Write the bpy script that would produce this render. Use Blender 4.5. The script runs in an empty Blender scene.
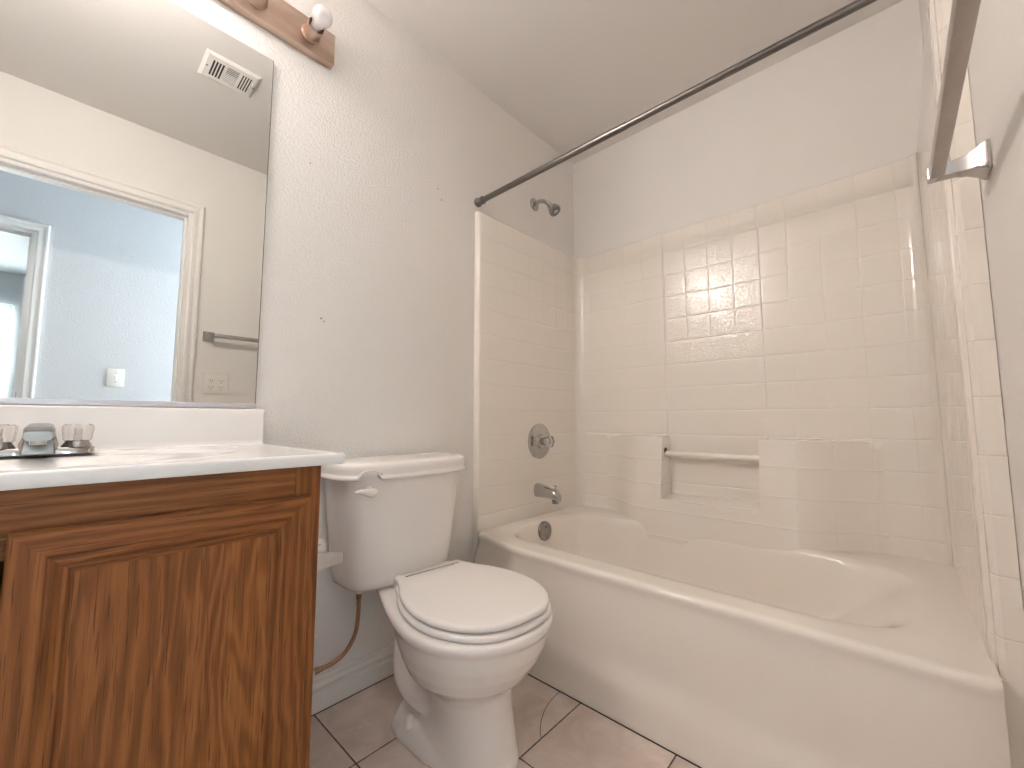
import bpy, bmesh, math, random
from mathutils import Vector, Matrix, Euler
random.seed(7)
PI = math.pi
SC = bpy.context.scene
COL = SC.collection

# ------------------------------------------------------------------ camera
F_PX, YAW, PITCH = 414.0, math.radians(42.6), math.atan(36 / 414.0)
cam_d = bpy.data.cameras.new('camera')
cam_d.sensor_fit = 'HORIZONTAL'
cam_d.sensor_width = 36.0
cam_d.lens = F_PX / 1024 * 36.0
cam_d.clip_start = 0.01
cam = bpy.data.objects.new('camera', cam_d)
COL.objects.link(cam)
cam.location = (1.3364, 0.0, 0.9049)
cam.rotation_euler = (PI / 2 + PITCH, 0, YAW)
SC.camera = cam

# ------------------------------------------------------------------ world, exposure
world = bpy.data.worlds.new('daylight_sky')
SC.world = world
world.use_nodes = True
world.node_tree.nodes['Background'].inputs[0].default_value = (0.62, 0.84, 1.0, 1)
world.node_tree.nodes['Background'].inputs[1].default_value = 2.2
SC.view_settings.view_transform = 'Standard'
SC.view_settings.look = 'None'
SC.view_settings.gamma = 1
SC.view_settings.use_curve_mapping = False
SC.view_settings.exposure = 1.12
SC.cycles.diffuse_bounces = 7
SC.cycles.max_bounces = 14
BULB_E = 230.0          # emission of the lit vanity bulbs
BULB_COL = (1.0, 0.92, 0.875, 1)


def area(name, loc, rot, sx, sy, power, color):
    l = bpy.data.lights.new(name, 'AREA')
    l.shape = 'RECTANGLE'
    l.size, l.size_y = sx, sy
    l.energy = power
    l.color = color
    o = bpy.data.objects.new(name, l)
    COL.objects.link(o)
    o.location = loc
    o.rotation_euler = rot
    return o


# daylight entering through the two windows (each light sits just outside its window)
area('hall_window_daylight', (2.01, 2.72, 1.45), (-PI / 2, 0, 0), 0.74, 1.3, 115, (0.76, 0.88, 1.0))
area('bedroom_window_daylight', (5.56, -1.10, 1.45), (0, PI / 2, 0), 1.3, 1.4, 230, (0.93, 0.97, 1.0))


# ------------------------------------------------------------------ materials
def mat(name, color=(0.8, 0.8, 0.8), rough=0.5, metal=0.0, spec=0.5, coat=0.0):
    m = bpy.data.materials.new(name)
    m.use_nodes = True
    b = m.node_tree.nodes['Principled BSDF']
    b.inputs['Base Color'].default_value = (*color, 1)
    b.inputs['Roughness'].default_value = rough
    b.inputs['Metallic'].default_value = metal
    b.inputs['Specular IOR Level'].default_value = spec
    b.inputs['Coat Weight'].default_value = coat
    b.inputs['Coat Roughness'].default_value = 0.08
    return m


class NT:
    def __init__(s, m):
        s.t = m.node_tree
        s.b = s.t.nodes['Principled BSDF']

    def n(s, kind, **kw):
        nd = s.t.nodes.new('ShaderNode' + kind)
        for k, v in kw.items():
            setattr(nd, k, v)
        return nd

    def l(s, a, b):
        s.t.links.new(a, b)

    def val(s, sock, v):
        if hasattr(v, 'is_output') or hasattr(v, 'links'):
            s.l(v, sock)
        else:
            sock.default_value = v

    def m(s, op, a, b=None, c=None, clamp=False):
        nd = s.n('Math', operation=op)
        nd.use_clamp = clamp
        s.val(nd.inputs[0], a)
        if b is not None:
            s.val(nd.inputs[1], b)
        if c is not None:
            s.val(nd.inputs[2], c)
        return nd.outputs[0]

    def obj(s):
        g = s.n('NewGeometry')
        return g.outputs['Position']

    def noise(s, vec, scale, detail=2, rough=0.5, dist=0.0):
        nd = s.n('TexNoise')
        s.l(vec, nd.inputs['Vector'])
        nd.inputs['Scale'].default_value = scale
        nd.inputs['Detail'].default_value = detail
        nd.inputs['Roughness'].default_value = rough
        nd.inputs['Distortion'].default_value = dist
        return nd.outputs[0]

    def mapv(s, vec, scale, loc=(0, 0, 0)):
        nd = s.n('Mapping')
        s.l(vec, nd.inputs['Vector'])
        nd.inputs['Scale'].default_value = scale
        nd.inputs['Location'].default_value = loc
        return nd.outputs[0]

    def ramp(s, fac, stops):
        nd = s.n('ValToRGB')
        s.l(fac, nd.inputs[0])
        el = nd.color_ramp.elements
        while len(el) < len(stops):
            el.new(0.5)
        for e, (p, c) in zip(el, stops):
            e.position = p
            e.color = (*c, 1)
        return nd.outputs[0]

    def mix(s, fac, a, b, blend='MIX'):
        nd = s.n('Mix', data_type='RGBA', blend_type=blend)
        s.val(nd.inputs[0], fac)
        for i, v in ((6, a), (7, b)):
            if isinstance(v, tuple):
                nd.inputs[i].default_value = (*v, 1)
            else:
                s.l(v, nd.inputs[i])
        return nd.outputs[2]

    def bump(s, h, strength, dist, normal=None):
        nd = s.n('Bump')
        nd.inputs['Strength'].default_value = strength
        nd.inputs['Distance'].default_value = dist
        s.l(h, nd.inputs['Height'])
        if normal:
            s.l(normal, nd.inputs['Normal'])
        return nd.outputs[0]

    def smooth(s, x, a, b):
        nd = s.n('MapRange', interpolation_type='SMOOTHSTEP')
        s.val(nd.inputs[0], x)
        nd.inputs[1].default_value = a
        nd.inputs[2].default_value = b
        return nd.outputs[0]


def plaster(name, color, bump=0.35, scale=130, marks=()):
    m = mat(name, color, 0.62, spec=0.3)
    t = NT(m)
    p = t.obj()
    n1 = t.noise(p, scale, 2, 0.5, 0.6)
    n1 = t.smooth(n1, 0.38, 0.66)
    n2 = t.noise(p, scale * 2.7, 2)
    h = t.m('ADD', n1, t.m('MULTIPLY', n2, 0.35))
    t.l(t.bump(h, bump, 0.0022), t.b.inputs['Normal'])
    col = t.mix(t.noise(p, 1.7, 3), tuple(c * 0.96 for c in color), tuple(min(1, c * 1.03) for c in color))
    for (x, y, z, r) in marks:                       # little nail holes and scuffs
        d = t.n('VectorMath', operation='DISTANCE')
        t.l(p, d.inputs[0])
        d.inputs[1].default_value = (x, y, z)
        k = t.smooth(t.m('ADD', d.outputs['Value'], t.m('MULTIPLY', t.noise(p, 300, 1), r * 0.8)), r * 1.5, r * 0.7)
        col = t.mix(k, col, (0.16, 0.12, 0.10))
    t.l(col, t.b.inputs['Base Color'])
    return m


WALL_C = (0.80, 0.775, 0.745)
M = {}
M['wall'] = plaster('wall_plaster', WALL_C, 0.36, 120,
                    marks=((0, 0.547, 1.230, 0.004), (0, 0.556, 1.222, 0.003), (0, 1.02, 1.82, 0.004), (0, 1.0, 1.86, 0.003),
                           (0, 0.493, 1.73, 0.003)))
M['wall_soft'] = plaster('wall_plaster_fine', WALL_C, 0.16, 150)
M['ceiling'] = plaster('ceiling_plaster', (0.74, 0.715, 0.69), 0.07, 110)
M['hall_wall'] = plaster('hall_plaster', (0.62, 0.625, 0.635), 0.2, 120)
M['trim'] = mat('trim_white_gloss', (0.80, 0.775, 0.745), 0.32)
M['porcelain'] = mat('porcelain', (0.86, 0.825, 0.79), 0.13, coat=0.35)
M['seat'] = mat('seat_plastic', (0.88, 0.85, 0.82), 0.22)
M['tub'] = mat('tub_acrylic', (0.86, 0.805, 0.735), 0.17, coat=0.25)
M['marble'] = mat('cultured_marble', (0.83, 0.81, 0.79), 0.14, coat=0.3)
M['chrome'] = mat('chrome', (0.50, 0.49, 0.48), 0.12, 1.0)
M['rod'] = mat('rod_metal', (0.19, 0.175, 0.165), 0.3, 1.0)
M['rubber'] = mat('grey_rubber', (0.16, 0.155, 0.15), 0.6)
M['nickel'] = mat('worn_chrome', (0.34, 0.33, 0.32), 0.24, 1.0)
M['dark'] = mat('dark_gap', (0.02, 0.018, 0.016), 0.7)
M['mirror'] = mat('mirror_silver', (0.69, 0.705, 0.685), 0.0, 1.0)
M['mirror_edge'] = mat('mirror_edge', (0.16, 0.16, 0.15), 0.35)
M['channel'] = mat('mirror_channel', (0.62, 0.60, 0.64), 0.3, 0.3)
M['plate'] = mat('plate_plastic', (0.80, 0.76, 0.71), 0.35)
M['vent'] = mat('vent_enamel', (0.80, 0.78, 0.75), 0.4)
M['white_plastic'] = mat('white_plastic', (0.84, 0.81, 0.77), 0.3)
M['socket'] = mat('socket_brown', (0.28, 0.20, 0.18), 0.4, 0.5)
M['bulb_off'] = mat('bulb_frosted', (0.92, 0.90, 0.90), 0.35)
M['bulb_neck'] = mat('bulb_neck', (0.75, 0.73, 0.74), 0.4)
M['brass'] = mat('brass', (0.42, 0.28, 0.14), 0.35, 1.0)
M['slat'] = mat('blind_slat', (0.85, 0.87, 0.86), 0.5)
M['carpet'] = mat('carpet', (0.45, 0.40, 0.35), 0.95)

bulb_on = bpy.data.materials.new('bulb_lit')
bulb_on.use_nodes = True
_b = bulb_on.node_tree.nodes['Principled BSDF']
_b.inputs['Emission Color'].default_value = BULB_COL
_b.inputs['Emission Strength'].default_value = BULB_E
M['bulb_on'] = bulb_on

# towel bar: scratched satin metal, a little smudged
M['zinc'] = mat('dull_zinc', (0.60, 0.57, 0.545), 0.38, 0.55)
m = M['bar'] = mat('satin_metal', (0.45, 0.41, 0.38), 0.34, 1.0)
t = NT(m)
n = t.noise(t.mapv(t.obj(), (30, 8, 30)), 1.5, 4, 0.6)
t.l(t.mix(n, (0.36, 0.32, 0.30), (0.52, 0.48, 0.45)), t.b.inputs['Base Color'])

# bronze of the vanity light bar, brushed and tarnished in places
m = M['bronze'] = mat('brushed_bronze', (0.5, 0.36, 0.27), 0.36, 1.0)
t = NT(m)
p = t.obj()
n = t.noise(t.mapv(p, (9, 3, 9)), 1.3, 3, 0.5)
t.l(t.mix(t.smooth(n, 0.3, 0.7), (0.47, 0.34, 0.27), (0.66, 0.53, 0.44)), t.b.inputs['Base Color'])
t.l(t.bump(t.noise(t.mapv(p, (300, 8, 700)), 1, 2), 0.04, 0.001), t.b.inputs['Normal'])

# supply tube: braided hose of a coppery colour
m = M['hose'] = mat('braided_hose', (0.42, 0.2, 0.1), 0.45, 0.35)
t = NT(m)
p = t.obj()
w = t.n('TexWave', wave_type='BANDS', bands_direction='DIAGONAL')
t.l(p, w.inputs[0])
w.inputs['Scale'].default_value = 220
t.l(t.mix(w.outputs['Fac'], (0.34, 0.15, 0.07), (0.56, 0.33, 0.20)), t.b.inputs['Base Color'])

# clear acrylic knobs
m = M['acrylic'] = mat('clear_acrylic', (0.98, 0.95, 0.93), 0.05)
m.node_tree.nodes['Principled BSDF'].inputs['Transmission Weight'].default_value = 0.93
m.node_tree.nodes['Principled BSDF'].inputs['IOR'].default_value = 1.45

# blind slats: thin plastic that lets some daylight through
t = NT(M['slat'])
tl = t.n('BsdfTranslucent')
tl.inputs[0].default_value = (0.8, 0.86, 0.88, 1)
mx = t.n('MixShader')
mx.inputs[0].default_value = 0.35
t.l(t.b.outputs[0], mx.inputs[1])
t.l(tl.outputs[0], mx.inputs[2])
t.l(mx.outputs[0], t.t.nodes['Material Output'].inputs[0])

# window glass
m = M['glass'] = mat('window_glass', (0.95, 0.98, 1.0), 0.0)
t = NT(m)
tr = t.n('BsdfTransparent')
mx = t.n('MixShader')
fr = t.n('Fresnel')
t.l(fr.outputs[0], mx.inputs[0])
t.l(tr.outputs[0], mx.inputs[1])
t.l(t.b.outputs[0], mx.inputs[2])
t.l(mx.outputs[0], t.t.nodes['Material Output'].inputs[0])

# moulded tile pattern of the shower surround: UV counts tiles, second UV layer holds (vertical groove depth, peel)
m = M['tile'] = mat('surround_acrylic', (0.85, 0.795, 0.725), 0.12, coat=0.7)
t = NT(m)
u = t.n('UVMap', uv_map='tiles')
f = t.n('UVMap', uv_map='fade')
su, sf = t.n('SeparateXYZ'), t.n('SeparateXYZ')
t.l(u.outputs[0], su.inputs[0])
t.l(f.outputs[0], sf.inputs[0])
p = t.obj()
wob = t.m('MULTIPLY', t.m('SUBTRACT', t.noise(p, 6, 1), 0.5), 0.04)


def groove(x, w):
    fr = t.m('FRACT', t.m('ADD', t.m('ADD', x, wob), 0.5))
    d = t.m('ABSOLUTE', t.m('SUBTRACT', fr, 0.5))
    return t.m('SUBTRACT', 1.0, t.smooth(d, 0.0, w))


gu = t.m('MULTIPLY', groove(su.outputs[0], 0.030), sf.outputs[0])
brk = t.smooth(t.noise(t.mapv(p, (1, 1, 1)), 2.3, 1), 0.3, 0.5)
gv = t.m('MULTIPLY', groove(su.outputs[1], 0.028), t.m('ADD', 0.55, t.m('MULTIPLY', brk, 0.45)))
g = t.m('MAXIMUM', gu, gv)
pillow = t.m('MULTIPLY', t.m('MAXIMUM', t.m('MULTIPLY', groove(su.outputs[0], 0.13), sf.outputs[0]), groove(su.outputs[1], 0.13)), 0.35)
h = t.m('SUBTRACT', 1.0, t.m('ADD', g, pillow))
b1 = t.bump(h, 0.7, 0.0016)
peel = t.m('MULTIPLY', t.smooth(t.noise(p, 150, 1, 0.5, 0.3), 0.3, 0.7), sf.outputs[1])
b2 = t.bump(peel, 0.5, 0.0007, b1)
t.l(b2, t.b.inputs['Normal'])
t.l(t.bump(t.noise(p, 40, 1), 0.05, 0.001), t.b.inputs['Coat Normal'])
t.l(b2, t.b.inputs['Coat Normal'])

# floor tile
GX, GY, GS = 0.273, 0.568, 0.2959
m = M['floor'] = mat('floor_tile', (0.5, 0.42, 0.36), 0.42)
t = NT(m)
p = t.obj()
s = t.n('SeparateXYZ')
t.l(p, s.inputs[0])


def cell(c, o):
    v = t.m('DIVIDE', t.m('SUBTRACT', c, o), GS)
    fr = t.m('FRACT', t.m('ADD', v, 0.5))
    return t.m('MULTIPLY', t.m('ABSOLUTE', t.m('SUBTRACT', fr, 0.5)), GS), t.m('FLOOR', v)


dx, ix = cell(s.outputs[0], GX)
dy, iy = cell(s.outputs[1], GY)
d = t.m('MINIMUM', dx, dy)
d = t.m('ADD', d, t.m('MULTIPLY', t.m('SUBTRACT', t.noise(p, 90, 2), 0.5), 0.0018))
k = t.smooth(d, 0.0028, 0.0012)                       # 1 in the joint
# the cut line in the tile beside the tub
ax, ay, bx_, by_, cx_, cy_ = 0.490, 1.161, 0.515, 1.029, 0.554, 0.968
_d = 2 * (ax * (by_ - cy_) + bx_ * (cy_ - ay) + cx_ * (ay - by_))
ux = ((ax**2 + ay**2) * (by_ - cy_) + (bx_**2 + by_**2) * (cy_ - ay) + (cx_**2 + cy_**2) * (ay - by_)) / _d
uy = ((ax**2 + ay**2) * (cx_ - bx_) + (bx_**2 + by_**2) * (ax - cx_) + (cx_**2 + cy_**2) * (bx_ - ax)) / _d
R_ = math.hypot(ax - ux, ay - uy)
dd = t.n('VectorMath', operation='DISTANCE')
cc = t.n('CombineXYZ')
t.l(s.outputs[0], cc.inputs[0])
t.l(s.outputs[1], cc.inputs[1])
t.l(cc.outputs[0], dd.inputs[0])
dd.inputs[1].default_value = (ux, uy, 0)
ring = t.smooth(t.m('ABSOLUTE', t.m('SUBTRACT', dd.outputs['Value'], R_)), 0.0015, 0.0006)
inb = t.m('MULTIPLY', t.m('MULTIPLY', t.m('GREATER_THAN', s.outputs[0], 0.47), t.m('LESS_THAN', s.outputs[0], 0.5685)),
          t.m('GREATER_THAN', s.outputs[1], 0.955))
k = t.m('MAXIMUM', k, t.m('MULTIPLY', ring, inb))
wn = t.n('TexWhiteNoise')
ci = t.n('CombineXYZ')
t.l(ix, ci.inputs[0])
t.l(iy, ci.inputs[1])
t.l(ci.outputs[0], wn.inputs['Vector'])
off = t.n('VectorMath', operation='ADD')
t.l(p, off.inputs[0])
t.l(wn.outputs['Color'], off.inputs[1])
n1 = t.noise(off.outputs[0], 7, 6, 0.62, 0.8)
n2 = t.noise(off.outputs[0], 26, 4, 0.6, 0.3)
base = t.ramp(n1, [(0.28, (0.60, 0.49, 0.425)), (0.5, (0.71, 0.60, 0.53)), (0.72, (0.82, 0.72, 0.65))])
base = t.mix(t.smooth(n2, 0.62, 0.72), base, (0.74, 0.64, 0.57))
t.l(t.mix(k, base, (0.07, 0.045, 0.035)), t.b.inputs['Base Color'])
t.l(t.bump(t.m('SUBTRACT', t.m('MULTIPLY', n2, 0.15), k), 0.5, 0.002), t.b.inputs['Normal'])


def oak(name, axis, tone=1.0, cathedral=0.0):
    m = mat(name, (0.3, 0.12, 0.04), 0.42, spec=0.25)
    t = NT(m)
    p = t.n('TexCoord').outputs['Object'] if False else t.obj()
    s = t.n('SeparateXYZ')
    t.l(p, s.inputs[0])
    along, across = (s.outputs[1], s.outputs[2]) if axis == 'Y' else (s.outputs[2], s.outputs[1])
    c = t.n('CombineXYZ')
    t.l(along, c.inputs[0])
    t.l(across, c.inputs[1])
    t.l(t.m('MULTIPLY', s.outputs[0], 1.0), c.inputs[2])
    q = c.outputs[0]
    warp = t.noise(t.mapv(q, (1.7, 9.0, 4)), 1.0, 3, 0.5, 0.4)
    ringv = t.m('ADD', t.m('MULTIPLY', across, 60.0 if not cathedral else 34.0),
                t.m('MULTIPLY', warp, 4.5 + 8.0 * cathedral))
    w = t.m('ABSOLUTE', t.m('SUBTRACT', t.m('MULTIPLY', t.m('FRACT', ringv), 2.0), 1.0))
    w = t.smooth(w, 0.1, 0.95)
    streak = t.noise(t.mapv(q, (5, 190, 20)), 1.0, 3, 0.65)
    fine = t.noise(t.mapv(q, (14, 520, 40)), 1.0, 2, 0.5)
    broad = t.noise(t.mapv(q, (1.3, 6, 2)), 1.0, 2)
    fac = t.m('ADD', t.m('MULTIPLY', w, 0.28), t.m('MULTIPLY', streak, 0.64))
    fac = t.m('ADD', fac, t.m('MULTIPLY', t.m('SUBTRACT', broad, 0.5), 0.35))
    col = t.ramp(fac, [(0.12, tuple(tone * v for v in (0.110, 0.034, 0.0085))),
                       (0.45, tuple(tone * v for v in (0.225, 0.078, 0.020))),
                       (0.85, tuple(tone * v for v in (0.345, 0.138, 0.042)))])
    col = t.mix(t.m('MULTIPLY', t.smooth(fine, 0.56, 0.72), 0.85), col, tuple(tone * v for v in (0.085, 0.024, 0.0055)))
    t.l(col, t.b.inputs['Base Color'])
    t.l(t.bump(t.m('ADD', fine, streak), 0.18, 0.0008), t.b.inputs['Normal'])
    return m


M['oak_h'] = oak('oak_horizontal_grain', 'Y')
M['oak_v'] = oak('oak_vertical_grain', 'Z')
M['oak_panel'] = oak('oak_panel_grain', 'Z', 1.05, 1.0)


# ------------------------------------------------------------------ mesh helpers
def root_loc(o):
    v = Vector((0, 0, 0))
    while o is not None:
        v += o.location
        o = o.parent
    return v


def obj(name, bm, m, parent=None, sharp=38, origin=None, bevel=None, subsurf=0):
    """links a bmesh given in world coordinates as one mesh object"""
    o_loc = root_loc(parent) if parent else Vector(origin or (0, 0, 0))
    if origin is not None and parent:
        o_loc = Vector(origin)
    bmesh.ops.recalc_face_normals(bm, faces=bm.faces[:])
    for v in bm.verts:
        v.co -= o_loc
    for f in bm.faces:
        f.smooth = True
    lim = math.radians(sharp)
    for e in bm.edges:
        if len(e.link_faces) == 2 and e.calc_face_angle(0) > lim:
            e.smooth = False
    me = bpy.data.meshes.new(name)
    bm.to_mesh(me)
    bm.free()
    for mm in (m if isinstance(m, (list, tuple)) else [m]):
        me.materials.append(mm)
    o = bpy.data.objects.new(name, me)
    COL.objects.link(o)
    if parent:
        o.parent = parent
        o.location = o_loc - root_loc(parent)
    else:
        o.location = o_loc
    if bevel:
        md = o.modifiers.new('bevel', 'BEVEL')
        md.width = bevel
        md.segments = 3
        md.limit_method = 'ANGLE'
        md.angle_limit = math.radians(40)
    if subsurf:
        md = o.modifiers.new('sub', 'SUBSURF')
        md.levels = md.render_levels = subsurf
    return o


def thing(name, label, cat, loc=(0, 0, 0), group=None):
    o = bpy.data.objects.new(name, None)
    COL.objects.link(o)
    o.location = loc
    o.empty_display_size = 0.05
    return tag(o, label, cat, group)


def tag(o, label, cat, group=None):
    o['label'] = label
    o['category'] = cat
    if group:
        o['group'] = group
    return o


def struct(name, bm, m, parent=None, sharp=38, bevel=None):
    o = obj(name, bm, m, parent, sharp, bevel=bevel)
    if parent is None:
        o['kind'] = 'structure'
    return o


def B():
    return bmesh.new()


def box(bm, lo, hi, r=0.0, seg=3):
    ret = bmesh.ops.create_cube(bm, size=1.0)
    vs = ret['verts']
    lo, hi = Vector(lo), Vector(hi)
    for v in vs:
        v.co = Vector([(lo[i] + hi[i]) / 2 + v.co[i] * (hi[i] - lo[i]) for i in range(3)])
    if r > 0:
        es = list({e for v in vs for e in v.link_edges})
        bmesh.ops.bevel(bm, geom=es, offset=r, segments=seg, profile=0.5, affect='EDGES')
    return bm


def loft(bm, rings, cap0=True, cap1=True, closed=True):
    R = [[bm.verts.new(p) for p in r] for r in rings]
    n = len(R[0])
    for a, b in zip(R, R[1:]):
        for i in range(n if closed else n - 1):
            j = (i + 1) % n
            bm.faces.new((a[i], a[j], b[j], b[i]))
    if cap0:
        bm.faces.new(R[0][::-1])
    if cap1:
        bm.faces.new(R[-1])
    return bm


def frame(d):
    d = Vector(d).normalized()
    a = Vector((0, 0, 1)) if abs(d.z) < 0.9 else Vector((1, 0, 0))
    u = d.cross(a).normalized()
    return u, u.cross(d).normalized()


def lathe(bm, prof, o, axis=(0, 0, 1), n=40, cap0=True, cap1=True, flute=None):
    """prof: (distance along the axis, radius)"""
    ax = Vector(axis).normalized()
    u, v = frame(ax)
    o = Vector(o)
    rings = []
    for h, r in prof:
        rr = []
        for i in range(n):
            a = 2 * PI * i / n
            q = r * (1 + (flute[0] * math.cos(flute[1] * a) if flute else 0))
            rr.append(o + ax * h + u * (q * math.cos(a)) + v * (q * math.sin(a)))
        rings.append(rr)
    return loft(bm, rings, cap0, cap1)


def catmull(pts, k=8, closed=False):
    P = [Vector(p) for p in pts]
    n = len(P)
    out = []
    rng = range(n if closed else n - 1)
    for i in rng:
        if closed:
            a, b, c, d = P[(i - 1) % n], P[i], P[(i + 1) % n], P[(i + 2) % n]
        else:
            a, b, c, d = P[max(i - 1, 0)], P[i], P[i + 1], P[min(i + 2, n - 1)]
        for j in range(k):
            t = j / k
            out.append(0.5 * ((2 * b) + (c - a) * t + (2 * a - 5 * b + 4 * c - d) * t * t + (3 * b - a - 3 * c + d) * t ** 3))
    if not closed:
        out.append(P[-1])
    return out


def tube(bm, pts, r, n=16, caps=True):
    P = [Vector(p) for p in pts]
    rings = []
    u = None
    for i, p in enumerate(P):
        d = (P[min(i + 1, len(P) - 1)] - P[max(i - 1, 0)]).normalized()
        if u is None:
            u, v = frame(d)
        else:
            u = (u - d * u.dot(d)).normalized()
            v = u.cross(d).normalized()
        rr = r[i] if isinstance(r, (list, tuple)) else r
        rings.append([p + u * (rr * math.cos(2 * PI * k / n)) + v * (rr * math.sin(2 * PI * k / n)) for k in range(n)])
    return loft(bm, rings, caps, caps)


def prism(bm, poly, axis, a, b):
    """poly: 2D outline in the two other axes (in x,y,z order)"""
    def mk(q, t):
        if axis == 0:
            return (t, q[0], q[1])
        if axis == 1:
            return (q[0], t, q[1])
        return (q[0], q[1], t)
    return loft(bm, [[mk(q, a) for q in poly], [mk(q, b) for q in poly]])


def sstep(x, a, b):
    t = max(0.0, min(1.0, (x - a) / (b - a)))
    return t * t * (3 - 2 * t)


def lerp(table, x):
    if x <= table[0][0]:
        return table[0][1]
    for (x0, y0), (x1, y1) in zip(table, table[1:]):
        if x <= x1:
            return y0 + (y1 - y0) * (x - x0) / (x1 - x0)
    return table[-1][1]


# ------------------------------------------------------------------ the room
XR, YB, YF, H, YT = 1.49, 1.997, -0.455, 2.44, 1.21
ZF = 0.03                                             # floor level
T = 0.11
D0, D1, DH = -0.375, 0.429, 2.055                      # doorway in the right wall
HX = 2.42                                             # far side of the hall
E0, E1, EH = -0.93, -0.165, 2.037                     # second doorway

struct('floor', box(B(), (-0.1, YF - 0.1, -0.08), (XR + T, YB + 0.1, ZF)), M['floor'])
struct('ceiling', box(B(), (-0.1, YF - 0.1, H), (XR + T, YB + 0.1, H + 0.1)), M['ceiling'])
struct('wall_left', box(B(), (-0.1, YF - 0.1, 0), (0, YB + 0.1, H)), M['wall'])
struct('wall_back', box(B(), (0, YB, 0), (XR, YB + 0.1, H)), M['wall_soft'])
struct('wall_front', box(B(), (0, YF - 0.1, 0), (XR, YF, H)), M['wall_soft'])
bm = B()
for lo, hi in (((XR, YF - 0.1, 0), (XR + T, D0, H)), ((XR, D1, 0), (XR + T, YB + 0.1, H)), ((XR, D0, DH), (XR + T, D1, H))):
    box(bm, lo, hi)
struct('wall_right', bm, M['wall_soft'])

# hall and the room beyond it, seen in the mirror
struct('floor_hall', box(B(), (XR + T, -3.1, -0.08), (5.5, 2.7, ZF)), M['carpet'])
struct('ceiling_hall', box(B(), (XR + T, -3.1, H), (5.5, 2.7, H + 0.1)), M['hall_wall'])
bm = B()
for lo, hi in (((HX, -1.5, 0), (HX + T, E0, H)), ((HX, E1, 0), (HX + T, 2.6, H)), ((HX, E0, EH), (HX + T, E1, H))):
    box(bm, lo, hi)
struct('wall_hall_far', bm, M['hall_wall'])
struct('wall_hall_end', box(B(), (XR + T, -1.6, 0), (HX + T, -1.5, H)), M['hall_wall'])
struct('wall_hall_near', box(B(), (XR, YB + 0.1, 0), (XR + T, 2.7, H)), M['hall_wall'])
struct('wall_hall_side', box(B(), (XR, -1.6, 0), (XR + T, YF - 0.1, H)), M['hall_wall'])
bm = B()
for lo, hi in (((XR + T, 2.6, 0), (HX + T, 2.7, 0.8)), ((XR + T, 2.6, 2.1), (HX + T, 2.7, H)), ((XR + T, 2.6, 0.8), (1.64, 2.7, 2.1)),
               ((2.38, 2.6, 0.8), (HX + T, 2.7, 2.1))):
    box(bm, lo, hi)
struct('wall_hall_window_side', bm, M['hall_wall'])
# bedroom
bm = B()
BX = 5.4
W0, W1, WZ0, WZ1 = -1.80, -0.40, 0.8, 2.10
for lo, hi in (((BX, -3.0, 0), (BX + T, W0, H)), ((BX, W1, 0), (BX + T, 1.0, H)), ((BX, W0, 0), (BX + T, W1, WZ0)), ((BX, W0, WZ1), (BX + T, W1, H))):
    box(bm, lo, hi)
struct('wall_bedroom_far', bm, M['hall_wall'])
struct('wall_bedroom_right', box(B(), (HX + T, 1.0, 0), (BX + T, 1.1, H)), M['hall_wall'])
struct('wall_bedroom_left', box(B(), (HX, -3.1, 0), (BX + T, -3.0, H)), M['hall_wall'])
struct('wall_bedroom_near', box(B(), (HX, -3.0, 0), (HX + T, -1.6, H)), M['hall_wall'])


def window(name, axis, plane, a0, a1, z0, z1):
    w = 0.045

    def bx(bm, a, b, c, d, t0=0.02, t1=0.07):
        if axis == 'X':
            box(bm, (plane + t0, a, c), (plane + t1, b, d), 0.003, 1)
        else:
            box(bm, (a, plane + t0, c), (b, plane + t1, d), 0.003, 1)
    bm = B()
    bx(bm, a0, a1, z0, z0 + w)
    bx(bm, a0, a1, z1 - w, z1)
    bx(bm, a0, a0 + w, z0 + w, z1 - w)
    bx(bm, a1 - w, a1, z0 + w, z1 - w)
    c = (a0 + a1) / 2
    bx(bm, c - 0.02, c + 0.02, z0 + w, z1 - w)
    fr = struct(name, bm, M['trim'])
    bm = B()
    bx(bm, a0 + w, a1 - w, z0 + w, z1 - w, 0.042, 0.047)
    obj('pane', bm, M['glass'], fr)


window('window_1', 'X', BX, W0, W1, WZ0, WZ1)
window('window_2', 'Y', 2.6, 1.64, 2.38, 0.8, 2.1)

bl = thing('window_blind', 'white horizontal slat blind over the far bright window, seen in the mirror', 'blind', (BX - 0.05, (W0 + W1) / 2, WZ1))
obj('headrail', box(B(), (BX - 0.07, W0 + 0.01, WZ1 - 0.05), (BX - 0.01, W1 - 0.01, WZ1 - 0.003), 0.004), M['slat'], bl)
slat_me = None
k = 0
z = WZ1 - 0.07
while z > WZ0 + 0.03:
    c = Vector((BX - 0.042, 0, z))
    if slat_me is None:
        bm = B()
        pr = []
        for i in range(5):
            s_ = -1 + i / 2
            pr.append((s_ * 0.013 + 0.002 * (1 - s_ * s_), -s_ * 0.0185))
        lo_ = [(x - 0.0012, zz - 0.0006) for x, zz in pr[::-1]]
        prism(bm, [(BX - 0.042 + x, z + zz) for x, zz in pr + lo_], 1, W0 + 0.015, W1 - 0.015)
        s0 = obj('slat', bm, M['slat'], bl, origin=(BX - 0.042, (W0 + W1) / 2, z))
        slat_me = s0
        z0s = z
    else:
        c_ = slat_me.copy()
        COL.objects.link(c_)
        c_.parent = bl
        c_.location.z = slat_me.location.z + (z - z0s)
    z -= 0.036


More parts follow.
